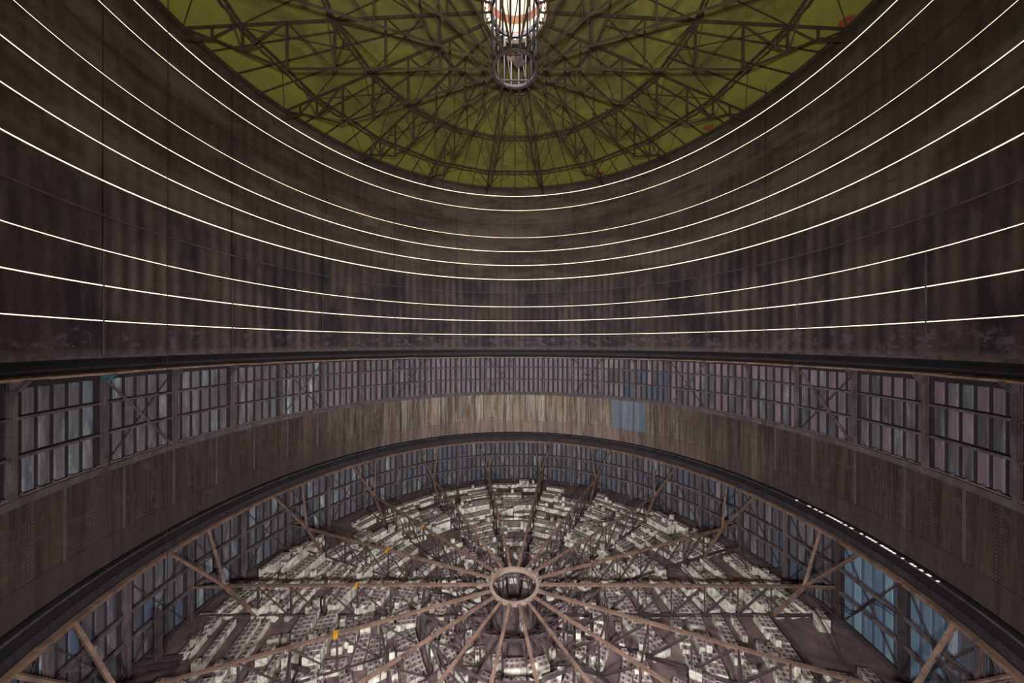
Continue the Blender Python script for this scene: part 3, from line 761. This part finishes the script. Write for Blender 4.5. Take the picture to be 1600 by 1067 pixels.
for i, r in enumerate(rn[1:]): Q('vertical|%d' % i, lambda b, r=r: b.bar((r, 0, bz(r)), (r, 0, tz(r)), .11 if r > 9 else .08, .1, 'I' if r > 9 else 'L', (0, 1, 0)))
for i in range(1, 5): Q('diagonal|%d' % i, lambda b, i=i: b.bar((rn[i-1], .05, bz(rn[i-1])), (rn[i], .05, tz(rn[i])), .05, .05, 'L'))
Q('diagonal|5', lambda b: b.bar((13.4, .05, tz(13.4)), (16, .05, bz(16)), .08, .08, 'L'))
Q('diagonal|6', lambda b: b.bar((16, .05, tz(16)), (17.8, .05, bz(17.8)), .07, .07, 'L'))
Q('diagonal|7', lambda b: b.bar((17.8, .05, bz(17.8)), (19.5, .05, tz(19.5)), .07, .07, 'L'))
for i, sg in enumerate((-1, 1)):
    Q('knee_brace|%d' % i, lambda b, sg=sg: b.bar((16, 0, bz(16)), pol(15.9, 4.6 * sg, tz(16) - .1), .06, .06, 'L'))
    Q('knee_brace|%d' % (i+2), lambda b, sg=sg: b.bar((10.6, 0, bz(10.6) + .1), pol(10.6, 5.5 * sg, tz(10.6) - .15), .045, .045, 'L'))
Q('bracket', lambda b: b.bar((19.5, 0, bz(19)), (19.9, 0, EYE + 18.2), .12, .1, 'C'))
for k in range(18):
    t = thing('roof_truss', 'sooty roof truss ' + roofdirs[20*k], 'truss', 'radial roof trusses', (0, 0, 0), R(20*k))
    for nm, me in rm.values(): link(nm, me, t)
for j, (r, lb) in enumerate(((16.0, 'outer dark ring of roof purlins under the green sheets near the eaves'), (10.6, 'middle dark ring of roof purlins under the green sheets'), (5.5, 'inner dark ring of roof purlins close round the lantern'))):
    t = thing('purlin_ring', lb, 'ring', 'purlin rings under the roof')
    def lat(b, r=r):
        z = tz(r) + .02
        b.bar(pol(r, 0, z - .1), pol(r, 20, z - .1), .13, .14, 'I')
        if r > 6: b.bar(pol(r + .12, 0, z - .36), pol(r + .12, 20, z - .36), .07, .07, 'L')
    b = MB(); lat(b); mp = b.mesh('purlin', 'roof_steel')
    b = MB()
    if r > 6:
        for i in range(8): b.bar(pol(r + .06, 2.5*i, tz(r) - (.1 if i % 2 else .34)), pol(r + .06, 2.5*i + 2.5, tz(r) - (.34 if i % 2 else .1)), .04, .04, 'L')
        ml = b.mesh('lacing', 'roof_steel')
    for k in range(18):
        link('purlin', mp, t, R(20*k))
        if r > 6: link('lacing', ml, t, R(20*k))
for j, (ra, rb_, lb) in enumerate(((16.0, 10.6, 'thin crossed wind rods between the outer and middle purlin rings'), (10.6, 5.5, 'thin crossed wind rods between the middle and inner purlin rings'), (19.4, 16.0, 'thin crossed wind rods between the eaves and the outer purlin ring'))):
    t = thing('wind_bracing', lb, 'bracing', 'wind rods under the roof')
    b = MB(); b.bar(pol(ra, .3, tz(ra) - .06), pol(rb_, 9.8 if j != 1 else 19.5, tz(rb_) - .12), .045, .045, 'O'); ma = b.mesh('rod', 'roof_steel')
    b = MB(); b.bar(pol(ra, 19.7, tz(ra) - .08), pol(rb_, 10.2 if j != 1 else .5, tz(rb_) - .14), .045, .045, 'O'); mb = b.mesh('rod', 'roof_steel')
    for k in range(18): link('rod', ma, t, R(20*k)); link('rod', mb, t, R(20*k))

# roof hub: lattice drum hanging under the lantern
rh = thing('roof_hub', 'dark lattice drum with an open ring hanging under the bright roof lantern', 'ring')
def rg(name, r0, r1, z0, z1, mat='roof_steel', par=rh, n=60):
    b = MB(); b.ring([(r0, z0), (r1, z0), (r1, z1), (r0, z1)], n=n); return b.build(name, mat, par)
rg('bottom_ring', 1.18, 1.36, RB - .08, RB + .02, 'rust_dark'); rg('bottom_web', 1.32, 1.36, RB, RB + .2, 'seal')
rg('top_ring', 1.32, 1.46, EYE + 19.28, EYE + 19.5, 'seal')
for k in range(18):
    b = MB(); b.bar(pol(1.34, 20*k, RB), pol(1.39, 20*k, EYE + 19.4), .08, .07, 'I', pol(1, 20*k)); b.build('post', 'seal', rh)
    if k % 2:
        b = MB(); b.bar(pol(1.34, 20*k, RB + .3), pol(1.39, 20*k + 20, EYE + 19.3), .05, .05, 'L', pol(1, 20*k)); b.build('brace', 'roof_steel', rh)
for a in (45, 135, 225, 315):
    b = MB(); b.bar(pol(1.25, a, RB + .1), pol(1.25, a + 90, RB + .1), .07, .07, 'L'); b.build('cross_bar', 'roof_steel', rh)
b = MB(); b.bar((-.2, -.5, RB + .5), (.4, .3, RB + .5), .6, .1, 'B'); b.build('service_plate', 'steel', rh)
b = MB(); b.ring([(.14, RB + .3), (.24, RB + .3), (.24, RB + .5), (.14, RB + .5)], n=24); o = b.build('pulley', 'hub', rh); o.location = (-.25, -.45, 0)
b = MB(); b.box((.3, 1.75, RB - .12), (.5, .1, .05)); b.build('lamp_bracket', 'cable', rh)

# the lantern over the opening
la = thing('roof_lantern', 'brilliant glazed roof lantern at the top of the picture', 'lantern', loc=(0, 0, 0))
LZ = EYE + 19.95
rg('curb', 1.86, 1.98, EYE + 19.35, LZ + .05, 'roof_steel', la)
for k in range(18):
    b = MB(); b.bar(pol(1.42, 20*k, EYE + 19.42), pol(1.9, 20*k, EYE + 19.5), .05, .08, 'B'); b.build('spoke', 'roof_steel', la)
rg('sill', 1.84, 1.98, LZ + .05, LZ + .14, 'peach', la)
rg('peach_band', 1.90, 1.98, LZ + .72, LZ + 1.25, 'peach', la)
for k in range(18):
    b = MB(); b.bar(pol(1.9, 20*k, LZ + .1), pol(1.9, 20*k, LZ + 2.3), .07, .07, 'B', pol(1, 20*k)); b.build('mullion', 'roof_steel', la)
    for z0, z1 in ((.14, .72), (1.25, 2.3)):
        b = MB(); b.ring([(1.93, LZ + z0), (1.95, LZ + z0), (1.95, LZ + z1), (1.93, LZ + z1)], 20*k + 1.2, 20*k + 18.8, 3); b.build('pane', 'pane', la)
b = MB(); b.ring([(.01, LZ + 2.7), (1.98, LZ + 2.3), (1.98, LZ + 2.4), (.01, LZ + 2.8)], n=36); b.build('cap', 'peach', la)
for k in range(36):
    b = MB(); p = pol(1.66, 10 * k, EYE + 19.52); b.box(p, (.09, .09, .09), Matrix.Rotation(R(10*k) + .78, 3, 'Z')); 
    tag(b.build('festoon_lamp', 'lamp'), 'small white lamp in the ring of lamps round the lantern opening', 'lamp', 'small lamps round the lantern opening')
